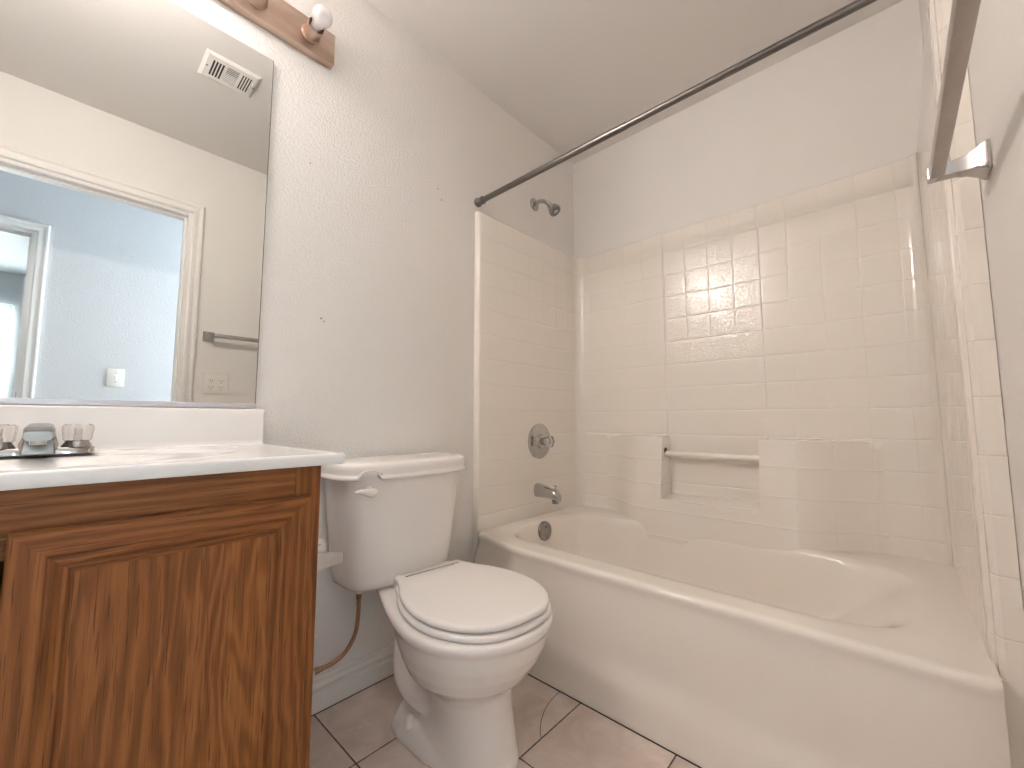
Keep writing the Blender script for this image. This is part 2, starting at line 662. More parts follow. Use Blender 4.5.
# door casings
def casing(name, x_face, sx, y0, y1, zh, w=0.050, depth=0.017, jamb=None):
    """moulded casing around an opening on the wall plane x_face; sx = side it stands out to"""
    prof = [(0, 0), (0, 0.010), (0.006, 0.013), (0.018, 0.013), (0.024, 0.0105), (0.032, 0.0120), (0.038, depth), (w - 0.004, depth), (w, depth - 0.004), (w, 0)]
    bm = B()
    rings = []
    for (ya, za, oy, oz) in ((y0, ZF, -1, 0), (y0, zh, -1, 1), (y1, zh, 1, 1), (y1, ZF, 1, 0)):
        rings.append([(x_face + sx * d, ya + oy * o, za + oz * o) for o, d in prof])
    loft(bm, rings)
    return struct(name, bm, M['trim'], sharp=25)


def jamb(name, x0, x1, y0, y1, zh):
    bm = B()
    box(bm, (x0, y0 - 0.002, 0), (x1, y0 + 0.018, zh))
    box(bm, (x0, y1 - 0.018, 0), (x1, y1 + 0.002, zh))
    box(bm, (x0, y0 + 0.018, zh - 0.018), (x1, y1 - 0.018, zh + 0.002))
    xm = (x0 + x1) / 2
    box(bm, (xm - 0.018, y0 + 0.018, 0), (xm + 0.018, y0 + 0.030, zh - 0.018))
    box(bm, (xm - 0.018, y1 - 0.030, 0), (xm + 0.018, y1 - 0.018, zh - 0.018))
    box(bm, (xm - 0.018, y0 + 0.030, zh - 0.030), (xm + 0.018, y1 - 0.030, zh - 0.018))
    return struct(name, bm, M['trim'])


casing('trim_1', XR, -1, D0, D1, DH)
casing('trim_2', XR + T, 1, D0, D1, DH)
door1 = jamb('door_1', XR, XR + T, D0, D1, DH)
casing('trim_3', HX, -1, E0, E1, EH, w=0.05)
door2 = jamb('door_2', HX, HX + T, E0, E1, EH)
obj('strike_plate', box(B(), (HX + 0.03, E1 - 0.021, 1.0), (HX + 0.06, E1 - 0.017, 1.07), 0.001, 1), M['nickel'], door2)

# baseboards
bp = [(0, 0), (0.014, 0), (0.014, 0.052), (0.0115, 0.056), (0.0115, 0.064), (0.013, 0.067), (0.013, 0.073), (0.0075, 0.080), (0.0055, 0.085), (0.0065, 0.089), (0.005, 0.094), (0, 0.096)]
bp = [(a_, b_ + ZF) for a_, b_ in bp]
bm = B()
prism(bm, bp, 1, 0.352, 1.205)
struct('baseboard_left', bm, M['trim'], sharp=22)
bm = B()
prism(bm, [(XR - x, z_) for x, z_ in bp], 1, D1 + 0.062, YT)
struct('baseboard_right', bm, M['trim'], sharp=22)
bm = B()
loft(bm, [[(x_, YF + a, b) for a, b in bp] for x_ in (0.53, XR)])
struct('baseboard_front', bm, M['trim'], sharp=22)
YTB, XI_ = 1.151, 1.4465
# dark caulk line where the floor meets tub and baseboard
bm = B()
box(bm, (0.032, YTB - 0.003, ZF), (XI_ - 0.001, YTB + 0.001, ZF + 0.002))
box(bm, (0.014, 0.36, ZF), (0.0162, YTB, ZF + 0.002))
struct('trim_4', bm, M['dark'])

# ------------------------------------------------------------------ bathtub
RIM = 0.44


def polyray(poly, c, n):
    out = []
    m_ = len(poly)
    for i in range(n):
        a = 2 * PI * i / n
        dx_, dy_ = math.cos(a), math.sin(a)
        best = None
        for j in range(m_):
            x1, y1 = poly[j][0] - c[0], poly[j][1] - c[1]
            x2, y2 = poly[(j + 1) % m_][0] - c[0], poly[(j + 1) % m_][1] - c[1]
            ex, ey = x2 - x1, y2 - y1
            den = dx_ * ey - dy_ * ex
            if abs(den) < 1e-12:
                continue
            t_ = (x1 * ey - y1 * ex) / den
            s_ = (x1 * dy_ - y1 * dx_) / den
            if t_ > 0 and -1e-9 <= s_ <= 1 + 1e-9 and (best is None or t_ > best):
                best = t_
        out.append((c[0] + dx_ * best, c[1] + dy_ * best))
    return out


def front_y(x):
    return 1.147 + 0.058 * (1 - sstep(x, -0.05, 0.34)) 


tub = thing('bathtub', 'almond coloured bathtub with a smooth bowed apron beside the toilet', 'bathtub', (0.745, 1.6, 0))
X1 = 1.451
X0T = 0.031
NA = 220
cT = (0.74, 1.56)
outer = [(X0T + (X1 - X0T) * i / 60, front_y(X0T + (X1 - X0T) * i / 60)) for i in range(61)]
outer += [(X1, 1.60), (X1, YB - 0.004), (X0T, YB - 0.004), (X0T, 1.6)]
inner_pts = [(0.125, 1.36), (0.18, 1.287), (0.28, 1.264), (0.65, 1.262), (1.0, 1.258), (1.17, 1.262), (1.28, 1.295), (1.335, 1.38),
             (1.348, 1.60), (1.335, 1.73), (1.26, 1.815), (1.12, 1.845), (0.95, 1.852), (0.74, 1.854), (0.55, 1.856), (0.42, 1.846), (0.33, 1.815), (0.20, 1.795), (0.12, 1.735),
             (0.102, 1.62), (0.104, 1.48)]
inner = [(v.x, v.y) for v in catmull([(x_, y_, 0) for x_, y_ in inner_pts], 8, True)]
po = polyray(outer, cT, NA)
pi_ = polyray(inner, cT, NA)


def shrink(pts, off, right=0.0):
    out = []
    for x_, y_ in pts:
        dx_, dy_ = x_ - cT[0], y_ - cT[1]
        L_ = math.hypot(dx_, dy_)
        k_ = max(0.05, (L_ - off) / L_)
        out.append((cT[0] + dx_ * k_ - off * right * sstep(x_, 0.92, 1.345), cT[1] + dy_ * k_))
    return out


def apron(pts, dy, z, inset=0.0):
    """outer ring pushed in by dy along the front only"""
    out = []
    for x_, y_ in pts:
        f_ = sstep(y_, 1.30, 1.22)
        yy = y_ + dy * f_
        out.append((x_, yy, z))
    return out


def apron_abs(pts, yfix, mixf, z):
    out = []
    for x_, y_ in pts:
        if y_ < 1.22:
            yy = y_ * (1 - mixf) + yfix * mixf
        else:
            yy = y_
        out.append((x_, yy, z))
    return out


rings = [apron_abs(po, 1.151, 1.0, ZF), apron_abs(po, 1.151, 1.0, 0.08), apron_abs(po, 1.151, 0.99, 0.115), apron_abs(po, 1.153, 0.97, 0.132),
         apron_abs(po, 1.158, 0.93, 0.150), apron_abs(po, 1.164, 0.88, 0.172), apron_abs(po, 1.167, 0.82, 0.195), apron_abs(po, 1.167, 0.72, 0.225),
         apron_abs(po, 1.165, 0.55, 0.29), apron_abs(po, 1.163, 0.36, 0.36), apron(po, 0.008, 0.400), apron(po, 0.004, 0.415), apron(po, 0.0015, 0.425), apron(po, 0.002, 0.432),
         apron(po, 0.0055, 0.4375), apron(po, 0.012, 0.44), apron(po, 0.03, 0.4395)]


def mixr(a, b, t_, z):
    return [(p_[0] + (q[0] - p_[0]) * t_, p_[1] + (q[1] - p_[1]) * t_, z) for p_, q in zip(a, b)]


aa = [(x_, y_) for x_, y_, _ in rings[-1]]
rings.append(mixr(aa, pi_, 0.55, 0.4385))
for off, z_, rr in ((-0.016, 0.4375, 0), (-0.006, 0.4355, 0), (0.001, 0.431, 4.0), (0.007, 0.421, 2.6), (0.011, 0.405, 3.2), (0.020, 0.36, 4.2), (0.032, 0.30, 4.3),
                    (0.046, 0.23, 4.4), (0.060, 0.17, 4.5), (0.078, 0.138, 3.7), (0.105, 0.122, 2.8), (0.15, 0.115, 1.8), (0.22, 0.112, 1.1)):
    rings.append([(x_, y_, z_) for x_, y_ in shrink(pi_, off, rr)])
bm = B()
loft(bm, rings, cap0=False, cap1=True)
obj('tub_shell', bm, M['tub'], tub, sharp=60)
bm = B()
lathe(bm, [(0, 0.0435), (0.008, 0.0435), (0.013, 0.040), (0.0155, 0.032), (0.0165, 0.0)], (0.116, 1.545, 0.395), (1, 0, 0.08), 48, cap1=False)
ov = obj('overflow_plate', bm, M['nickel'], tub)
for dz in (-0.021, 0.021):
    bm = B()
    lathe(bm, [(0, 0.004), (0.002, 0.004), (0.003, 0.002)], (0.1325, 1.545, 0.395 + dz), (1, 0, 0.08), 12)
    obj('screw', bm, M['nickel'], ov)
bm = B()
lathe(bm, [(0, 0.032), (0.003, 0.031), (0.004, 0.022), (0.0015, 0.018), (0.0015, 0)], (0.34, 1.55, 0.1115), (0, 0, 1), 32, cap1=False)
obj('drain', bm, M['chrome'], tub)

# ------------------------------------------------------------------ shower surround
TZ = 0.1115
sur = thing('shower_surround', 'glossy almond shower surround with a moulded square tile pattern above the tub', 'shower surround', (0.745, 1.98, 0.44))
XL_, XI, YI = 0.030, 1.447, 1.98


def uX(x):
    return lerp([(0.0, 0.0), (0.533, 5.0), (0.951, 9.0), (1.052, 10.0), (1.163, 11.0), (1.274, 12.0), (1.388, 13.0), (1.6, 15.0)], x)


def uY(y):
    return (y - 1.21) / 0.111


def set_uv(bm, side):
    lt = bm.loops.layers.uv.new('tiles')
    lf = bm.loops.layers.uv.new('fade')
    for f in bm.faces:
        f.normal_update()
        nrm = f.normal
        c = f.calc_center_median()
        on_back = c.y > 1.80 and abs(nrm.y) > abs(nrm.x)
        flange = c.y < 1.235
        for l in f.loops:
            p_ = l.vert.co
            uu = uX(p_.x) if on_back else uY(p_.y)
            l[lt].uv = (uu, 0.5 if (side and p_.x > 1.42 and p_.y > 1.245 and not on_back) else (p_.z - 0.502) / TZ)
            if flange:
                l[lf].uv = (0.0, 0.15)
            elif on_back:
                mid = 0.53 < c.x < 0.955
                vs = 0.95 if c.z > 1.28 else (0.10 if c.x < 0.955 else 0.55)
                l[lf].uv = (vs, (1.0 if c.z > 1.17 else 0.35) if mid else 0.22)
            else:
                vs = 0.6 if c.z > 1.38 else 0.12
                if side and c.x > 1.2:
                    vs = 0.15
                l[lf].uv = (vs, 0.15)


path = []
fl = 0.012
path += [(0.001, 1.206), (XL_ - fl, 1.206)]
for i in range(1, 6):
    a = PI / 2 * i / 5
    path.append((XL_ - fl + fl * math.sin(a), 1.206 + fl * (1 - math.cos(a))))
path += [(XL_, 1.30), (XL_, 1.45), (XL_, 1.65), (XL_, 1.85)]
rc = 0.045
for i in range(0, 9):
    a = PI / 2 * i / 8
    path.append((XL_ + rc - rc * math.cos(a), YI - rc + rc * math.sin(a)))
for x_ in (0.2, 0.35, 0.5, 0.5305):
    path.append((x_, YI))
for x_ in (0.5345, 0.64, 0.75, 0.85, 0.9485):
    path.append((x_, YI + 0.0045))
for x_ in (0.9525, 1.05, 1.2, 1.35):
    path.append((x_, YI))
for i in range(0, 9):
    a = PI / 2 * i / 8
    path.append((XI - rc + rc * math.sin(a), YI - rc + rc * math.cos(a)))
path += [(XI, 1.85), (XI, 1.65), (XI, 1.45), (XI, 1.30), (XI, 1.262), (XI + 0.002, 1.252), (XI + 0.007, 1.247), (XI + 0.009, 1.238), (XI + 0.006, 1.228), (XI + 0.007, 1.218)]
for i in range(1, 6):
    a = PI / 2 * i / 5
    path.append((XI + 0.007 + 0.010 * math.sin(a) * 0.8, 1.218 - 0.012 * math.sin(a)))
path += [(XR - 0.001, 1.206)]
zs = [0.425, 0.6, 0.825, 1.0, 1.16, 1.171, 1.27, 1.283, 1.37, 1.39, 1.6, 1.826, 1.832, 1.837, 1.840]
bm = B()
rings = []
for z_ in zs:
    e_ = max(0.0, z_ - 1.826)
    k_ = 0.014 - math.sqrt(max(0, 0.014 ** 2 - e_ ** 2)) if e_ > 0 else 0
    rg = []
    for (x_, y_) in path:
        xx, yy = x_, y_
        if x_ < 0.045:
            xx = max(0.001, x_ - k_) if y_ < 1.94 else x_
        if x_ > 1.43:
            xx = min(XR - 0.001, x_ + k_)
        if y_ > 1.93:
            yy = min(YB - 0.001, y_ + k_)
        rg.append((xx, yy, z_))
    rings.append(rg)
rg = []
for (x_, y_) in path:                                   # closes the top lip back to the walls
    xx = 0.001 if x_ < 0.05 else (XR - 0.001 if x_ > 1.42 else x_)
    yy = YB - 0.001 if y_ > 1.93 else y_
    rg.append((xx, yy, 1.842))
rings.append(rg)
loft(bm, rings, False, False, closed=False)
set_uv(bm, True)
obj('tile_panel', bm, M['tile'], sur, sharp=20)

for xa, xb_ in ((0.001, XL_ - 0.001), (XI + 0.002, XR - 0.001)):
    bm = B()
    box(bm, (xa, 1.2072, ZF), (xb_, 1.235, 0.428), 0.001, 1)
    obj('side_flange', bm, M['tub'], sur)

# raised lower back with its niche
NX0, NX1, NZ0, NZT = 0.538, 0.932, 0.550, 0.826


def prot(x, z):
    w_ = sstep(x, 0.20, 0.44) * (1 - sstep(x, 1.02, 1.31))
    return w_ * (0.080 + (0.826 - z) / 0.386 * 0.052)


xs = sorted([0.2 + 0.02 * i for i in range(57) if abs(0.2 + 0.02 * i - NX0) > 0.008 and abs(0.2 + 0.02 * i - NX1) > 0.008] + [NX0, NX1])
zz = [0.37, 0.42, 0.44, 0.47, 0.50, 0.535, NZ0, 0.62, 0.68, 0.74, 0.80, NZT]
bm = B()
V = {}
for i, x_ in enumerate(xs):
    for j, z_ in enumerate(zz):
        V[i, j] = bm.verts.new((x_, YI - prot(x_, z_) + 0.0005, z_))
inside = lambda i, j: xs[i] >= NX0 - 1e-6 and xs[i + 1] <= NX1 + 1e-6 and zz[j] >= NZ0 - 1e-6
for i in range(len(xs) - 1):
    for j in range(len(zz) - 1):
        if not inside(i, j):
            bm.faces.new((V[i, j], V[i + 1, j], V[i + 1, j + 1], V[i, j + 1]))
i0, i1 = xs.index(NX0), xs.index(NX1)
jb = zz.index(NZ0)
jt = len(zz) - 1
Bk = {}


def bk(i, j, dz=0.0):
    if (i, j) not in Bk:
        Bk[i, j] = bm.verts.new((xs[i], YI + 0.006, zz[j] + dz))
    return Bk[i, j]


for i in range(len(xs) - 1):                           # top ledges
    if not (i0 <= i < i1):
        bm.faces.new((V[i, jt], V[i + 1, jt], bk(i + 1, jt, 0.006), bk(i, jt, 0.006)))
for i in range(i0, i1):                                # niche floor
    bm.faces.new((V[i, jb], V[i + 1, jb], bk(i + 1, jb, 0.012), bk(i, jb, 0.012)))
for ii in (i0, i1):                                    # niche side walls
    for j in range(jb, jt):
        bm.faces.new((V[ii, j], V[ii, j + 1], bk(ii, j + 1, 0.006), bk(ii, j)))
for e in bm.edges:
    pass
sel = [e for e in bm.edges if len(e.link_faces) == 2 and e.calc_face_angle(0) > math.radians(50)]
bmesh.ops.bevel(bm, geom=sel, offset=0.007, segments=3, profile=0.5, affect='EDGES')
set_uv(bm, False)
obj('soap_ledge', bm, M['tile'], sur, sharp=50)
bm = B()
tube(bm, [(NX0 - 0.004, 1.936, 0.749), (NX1 + 0.004, 1.936, 0.749)], 0.013, 20)
obj('washcloth_bar', bm, M['tub'], sur)
bm = B()
lathe(bm, [(0, 0.0135), (0.004, 0.0135), (0.004, 0)], (NX0 - 0.0008, 1.930, 0.763), (1, 0, 0), 20, cap1=False)
obj('bar_hole', bm, M['dark'], sur)

# ------------------------------------------------------------------ shower fittings
VY, VZ = 1.62, 0.80
val = thing('shower_valve', 'round chrome shower valve with a clear knob on the tiled tub wall', 'faucet', (XL_, VY, VZ))
bm = B()
lathe(bm, [(0, 0.087), (0.003, 0.087), (0.007, 0.083), (0.009, 0.074), (0.007, 0.066), (0.010, 0.055), (0.014, 0.040), (0.016, 0.036), (0.024, 0.034), (0.026, 0.030), (0.026, 0)], (XL_ + 0.0005, VY, VZ), (1, 0, 0), 56, cap1=False)
obj('escutcheon', bm, M['chrome'], val)
bm = B()
lathe(bm, [(0, 0.018), (0.012, 0.018), (0.014, 0.015), (0.02, 0.015)], (XL_ + 0.0265, VY, VZ), (1, 0, 0), 24)
obj('stem', bm, M['chrome'], val)
bm = B()
lathe(bm, [(0, 0.018), (0.004, 0.026), (0.026, 0.030), (0.034, 0.027), (0.037, 0.018), (0.037, 0)], (XL_ + 0.042, VY, VZ), (1, 0, 0), 60, cap1=False, flute=(0.07, 6))
obj('knob', bm, M['acrylic'], val)

SY, SZ = 1.60, 0.565
spt = thing('tub_spout', 'chrome tub spout with a diverter pin below the round valve', 'spout', (XL_, SY, SZ))
bm = B()
rings = []
for x_, zc, ry, rz in ((0, 0, .024, .030), (.004, 0, .027, .033), (.03, -0.001, .026, .031), (.06, -0.004, .024, .0275), (.09, -0.008, .023, .0255), (.112, -0.012, .0225, .0255), (.126, -0.018, .021, .0245), (.134, -0.026, .018, .018), (.137, -0.034, .012, .008)):
    rings.append([(XL_ + x_, SY + ry * math.copysign(abs(math.cos(a)) ** 0.75, math.cos(a)), SZ + zc + rz * math.copysign(abs(math.sin(a)) ** 0.75, math.sin(a))) for a in [2 * PI * k / 32 for k in range(32)]])
loft(bm, rings)
obj('body', bm, M['chrome'], spt)
bm = B()
lathe(bm, [(0, 0.017), (0.014, 0.016), (0.014, 0.012), (0.004, 0.012)], (XL_ + 0.112, SY, SZ - 0.037), (0, 0, -1), 24, cap1=True)
obj('outlet', bm, M['nickel'], spt)
bm = B()
lathe(bm, [(0, 0.003), (0.012, 0.003), (0.013, 0.007), (0.018, 0.007), (0.020, 0.004)], (XL_ + 0.112, SY, SZ + 0.0125), (0, 0, 1), 20)
obj('diverter_pin', bm, M['chrome'], spt)

HY, HZ = 1.627, 2.04
shh = thing('shower_fixture', 'small chrome shower head on a bent arm high on the plaster wall', 'shower head', (0, HY, HZ))
bm = B()
lathe(bm, [(0, 0.034), (0.002, 0.034), (0.006, 0.030), (0.010, 0.018), (0.011, 0.0115)], (0.0005, HY, HZ), (1, 0, 0), 40)
obj('escutcheon', bm, M['chrome'], shh)
bm = B()
arm = catmull([(0.004, HY, HZ), (0.04, HY, HZ + 0.004), (0.075, HY, HZ - 0.010), (0.104, HY, HZ - 0.040)], 8)
tube(bm, arm, 0.0105, 18)
obj('shower_arm', bm, M['chrome'], shh)
ax = Vector((0.62, 0, -0.78)).normalized()
bm = B()
lathe(bm, [(0, 0.013), (0.008, 0.015), (0.014, 0.014), (0.018, 0.017), (0.042, 0.029), (0.052, 0.032), (0.058, 0.032), (0.060, 0.029)], Vector((0.101, HY, HZ - 0.036)), ax, 40)
hd = obj('spray_head', bm, M['chrome'], shh)
bm = B()
lathe(bm, [(0, 0.0275), (0.0022, 0.026), (0.0022, 0)], Vector((0.101, HY, HZ - 0.036)) + ax * 0.0595, ax, 32, cap1=False)
fc = obj('spray_face', bm, M['rubber'], hd)
bm = B()
lathe(bm, [(0, 0.011), (0.004, 0.010), (0.005, 0.004), (0.002, 0)], Vector((0.101, HY, HZ - 0.036)) + ax * 0.061, ax, 24, cap1=False)
obj('nozzle', bm, M['chrome'], hd)

# ------------------------------------------------------------------ curtain rod
RY, RZ = 1.2185, 1.886
rod = thing('curtain_rod', 'dark metal tension shower curtain rod spanning above the tub', 'curtain rod', (0, RY, RZ))
bm = B()
lathe(bm, [(0, 0.0122), (0.70, 0.0122), (0.7005, 0.0108), (1.42, 0.0108)], (0.035, RY, RZ), (1, 0, 0), 28)
obj('tube', bm, M['rod'], rod)
for sx, x_ in ((1, 0.001), (-1, XR - 0.001)):
    bm = B()
    lathe(bm, [(0, 0.019), (0.004, 0.021), (0.010, 0.0205), (0.016, 0.0165), (0.034, 0.0150), (0.035, 0.0175), (0.040, 0.0175), (0.041, 0.0125)], (x_, RY, RZ), (sx, 0, 0), 32)
    obj('end_cap', bm, M['rubber'], rod)

# ------------------------------------------------------------------ towel bar
BYn, BYf, BZ = 0.535, 1.10, 1.372
tb = thing('towel_bar', 'square satin metal towel bar on the right wall beside the shower', 'towel bar', (XR, (BYn + BYf) / 2, BZ))
bm = B()
box(bm, (1.4135, BYn - 0.006, BZ - 0.011), (1.4335, BYf + 0.004, BZ + 0.011), 0.0018, 2)
obj('bar', bm, M['bar'], tb)
for y_ in (BYn, BYf):
    bm = B()
    rings = []
    for x_, a in ((XR - 0.0005, 0.027), (XR - 0.005, 0.027), (XR - 0.007, 0.0255), (XR - 0.016, 0.0205), (XR - 0.028, 0.0155), (XR - 0.042, 0.0125), (XR - 0.060, 0.0120), (1.412, 0.0122), (1.410, 0.0112)):
        rings.append([(x_, y_ + sy * a * 0.95, BZ + sz * a) for sy, sz in ((-1, -1), (1, -1), (1, 1), (-1, 1))])
    loft(bm, rings)
    obj('bracket', bm, M['chrome'], tb, sharp=30, bevel=0.0012)

# ------------------------------------------------------------------ mirror
MY1, MZ0, MZ1 = 0.372, 0.948, 1.998
mir = thing('wall_mirror', 'large frameless wall mirror above the vanity with a chipped right edge', 'mirror', (0, 0, MZ0))
bm = B()
box(bm, (0.001, YF + 0.012, MZ0), (0.0062, MY1, MZ1))
for f in bm.faces:
    f.material_index = 0 if f.normal.x > 0.9 else 1
obj('glass', bm, [M['mirror'], M['mirror_edge']], mir)
bm = B()
box(bm, (0.0005, YF + 0.012, MZ0 - 0.010), (0.0105, MY1 + 0.001, MZ0 - 0.007))
box(bm, (0.0085, YF + 0.012, MZ0 - 0.007), (0.0105, MY1 + 0.001, MZ0 + 0.0025))
obj('channel', bm, M['channel'], mir)
bm = B()
rnd = random.Random(3)
z_ = MZ0 + 0.03
while z_ < MZ1 - 0.02:
    h_ = rnd.uniform(0.004, 0.02)
    w_ = rnd.uniform(0.0008, 0.0024)
    prism(bm, [(MY1 - w_, z_ + h_ * 0.2), (MY1 + 0.0004, z_), (MY1 + 0.0004, z_ + h_), (MY1 - w_ * 0.7, z_ + h_ * 0.7)], 0, 0.0058, 0.0065)
    z_ += rnd.choice((0.02, 0.05, 0.09, 0.13))
box(bm, (0.0058, MY1 - 0.0012, MZ0), (0.0066, MY1 + 0.0005, MZ1))
obj('edge_chips', bm, M['mirror_edge'], mir)

# ------------------------------------------------------------------ vanity light bar
LZ = 2.138
lb = thing('vanity_light', 'brushed bronze bar light fixture mounted above the mirror', 'light fixture', (0, 0.09, LZ))
bm = B()
box(bm, (0.0005, -0.375, LZ - 0.055), (0.030, 0.545, LZ + 0.055), 0.004, 2)
obj('housing', bm, M['bronze'], lb)
SOCK = [0.466 - 0.1545 * i for i in range(6)]
sock0 = None
for y_ in SOCK:
    if sock0 is None:
        bm = B()
        lathe(bm, [(0, 0.029), (0.003, 0.030), (0.006, 0.0265), (0.010, 0.025), (0.043, 0.0245), (0.045, 0.0235), (0.042, 0.0215), (0.020, 0.0205)], (0.030, y_, LZ), (1, 0, 0), 40, cap1=False)
        sock0 = obj('socket_cup', bm, M['bronze'], lb, origin=(0.03, y_, LZ))
        bm = B()
        lathe(bm, [(0, 0.0205), (0.002, 0.0200), (0.002, 0)], (0.050, y_, LZ), (1, 0, 0), 32, cap1=False)
        inn0 = obj('socket_insert', bm, M['socket'], sock0, origin=(0.05, y_, LZ))
    else:
        c_ = sock0.copy()
        COL.objects.link(c_)
        c_.parent = lb
        c_.location.y = y_ - 0.09
        d_ = inn0.copy()
        COL.objects.link(d_)
        d_.parent = c_
for i, y_ in enumerate(SOCK):
    on = i in (3, 4, 5)
    lab = ('unlit white frosted bulb in the rightmost socket of the bronze fixture', 'unlit white bulb second from the right end of the bronze fixture',
           'unlit white bulb third from the right end of the bronze fixture', 'lit white bulb fourth from the right end of the bronze fixture',
           'lit white bulb second from the left end of the bronze fixture', 'lit white bulb in the leftmost socket of the bronze fixture')[i]
    tb_ = thing('light_bulb', lab, 'bulb', (0.053, y_, LZ), group='bulbs along the vanity light')
    def sph(a):
        return (0.066 - 0.0285 * math.cos(a), 0.0285 * math.sin(a))
    A0, A1 = 0.85, (1.62 if on else 0.85)
    if on:
        bm = B()
        lathe(bm, [(0.018, 0.0140), (0.030, 0.0160), (0.038, 0.0195)] + [sph(A0 + (A1 - A0) * k_ / 5) for k_ in range(6)], (0.053, y_, LZ), (1, 0, 0), 32)
        obj('collar', bm, M['bulb_off'], tb_)
        prof = []
    else:
        prof = [(0.018, 0.0140), (0.030, 0.0160), (0.038, 0.0195)]
    bm = B()
    prof += [sph(A1 + (PI - 0.03 - A1) * k_ / 14) for k_ in range(15)]
    lathe(bm, prof, (0.053, y_, LZ), (1, 0, 0), 32)
    obj('globe', bm, M['bulb_on'] if on else M['bulb_off'], tb_)
    bm = B()
    lathe(bm, [(0.0, 0.0128), (0.008, 0.0132), (0.012, 0.0148), (0.0178, 0.0146)], (0.053, y_, LZ), (1, 0, 0), 24)
    obj('neck', bm, M['bulb_neck'], tb_)

# ------------------------------------------------------------------ ceiling vent
vt = thing('ceiling_vent', 'small white ceiling register with three louvre groups, reflected in the mirror', 'vent', (0.765, 0.415, H))
VX0, VX1, VY0, VY1 = 0.680, 0.855, 0.313, 0.518
bm = B()
loft(bm, [[(VX0, VY0, H - 0.0005), (VX1, VY0, H - 0.0005), (VX1, VY1, H - 0.0005), (VX0, VY1, H - 0.0005)],
          [(VX0 + 0.001, VY0 + 0.001, H - 0.003), (VX1 - 0.001, VY0 + 0.001, H - 0.003), (VX1 - 0.001, VY1 - 0.001, H - 0.003), (VX0 + 0.001, VY1 - 0.001, H - 0.003)],
          [(VX0 + 0.012, VY0 + 0.012, H - 0.009), (VX1 - 0.012, VY0 + 0.012, H - 0.009), (VX1 - 0.012, VY1 - 0.012, H - 0.009), (VX0 + 0.012, VY1 - 0.012, H - 0.009)]])
obj('frame', bm, M['vent'], vt, sharp=15)
gx0, gx1 = VX0 + 0.036, VX1 - 0.036
groups = [(VY0 + 0.030, VY0 + 0.075), (VY0 + 0.085, VY0 + 0.128), (VY0 + 0.138, VY0 + 0.178)]
bm = B()
for a, b in groups:
    box(bm, (gx0, a, H - 0.0094), (gx1, b, H - 0.0088))
obj('duct_opening', bm, M['dark'], vt)
for gi, (a, b) in enumerate(groups):
    if gi == 1:
        n_ = 9
        for k_ in range(n_):
            bm = B()
            x_ = gx0 + (gx1 - gx0) * (k_ + 0.5) / n_
            box(bm, (x_ - (0.0016 if k_ < 4 else 0.0040), a, H - 0.0115), (x_ + (0.0016 if k_ < 4 else 0.0024), b, H - 0.0093))
            obj('louvre', bm, M['vent'], vt)
    else:
        for k_ in range(5):
            bm = B()
            y_ = a + (b - a) * k_ / 4
            box(bm, (gx0, y_ - 0.0022, H - 0.0115), (gx1, y_ + 0.0022, H - 0.0093))
            obj('louvre', bm, M['vent'], vt)
bm = B()
box(bm, (gx0 + 0.01, VY1 - 0.024, H - 0.024), (gx0 + 0.02, VY1 - 0.018, H - 0.009), 0.001, 1)
obj('damper_lever', bm, M['vent'], vt)
for (x_, y_) in (((VX0 + VX1) / 2, VY0 + 0.018), ((VX0 + VX1) / 2, VY1 - 0.012)):
    bm = B()
    lathe(bm, [(0, 0.004), (0.0015, 0.0035), (0.002, 0)], (x_, y_, H - 0.0085), (0, 0, -1), 12, cap1=False)
    obj('screw', bm, M['nickel'], vt)

# ------------------------------------------------------------------ outlet + switch seen in the mirror
ot = thing('wall_outlet', 'cream double outlet plate below the towel bar, reflected in the mirror', 'outlet', (XR, 0.584, 1.107))
bm = B()
box(bm, (XR - 0.006, 0.526, 1.050), (XR - 0.0005, 0.642, 1.165), 0.0025, 2)
obj('plate', bm, M['plate'], ot)
for yc in (0.561, 0.607):
    bm = B()
    box(bm, (XR - 0.0078, yc - 0.016, 1.073), (XR - 0.0055, yc + 0.016, 1.142), 0.001, 1)
    rc_ = obj('receptacle', bm, M['plate'], ot)
    bm = B()
    for zc in (1.090, 1.125):
        for dy_ in (-0.006, 0.006):
            box(bm, (XR - 0.0083, yc + dy_ - 0.0012, zc - 0.004), (XR - 0.0077, yc + dy_ + 0.0012, zc + 0.005))
        lathe(bm, [(0, 0.0026), (0.0006, 0.0026)], (XR - 0.0077, yc, zc - 0.011), (-1, 0, 0), 12)
    obj('slots', bm, M['dark'], rc_)

sw = thing('light_switch', 'white toggle light switch plate on the hall wall, reflected in the mirror', 'light switch', (HX, 0.228, 1.18))
bm = B()
box(bm, (HX - 0.006, 0.186, 1.122), (HX - 0.0005, 0.270, 1.240), 0.0025, 2)
obj('plate', bm, M['plate'], sw)
bm = B()
box(bm, (HX - 0.008, 0.2215, 1.168), (HX - 0.0055, 0.2345, 1.194), 0.0008, 1)
box(bm, (HX - 0.018, 0.2240, 1.180), (HX - 0.0065, 0.2320, 1.190), 0.0015, 2)
obj('toggle', bm, M['plate'], sw)
for dz in (-0.030, 0.030):
    bm = B()
    lathe(bm, [(0, 0.003), (0.001, 0.0028)], (HX - 0.006, 0.228, 1.181 + dz), (-1, 0, 0), 12)
    obj('screw', bm, M['nickel'], sw)

# ------------------------------------------------------------------ vanity cabinet
CY0, CY1, CX, CZ = YF + 0.004, 0.350, 0.510, 0.817
vc = thing('vanity_cabinet', 'oak bathroom vanity cabinet with framed doors under the white countertop', 'cabinet', (0.25, -0.05, 0))
bm = B()
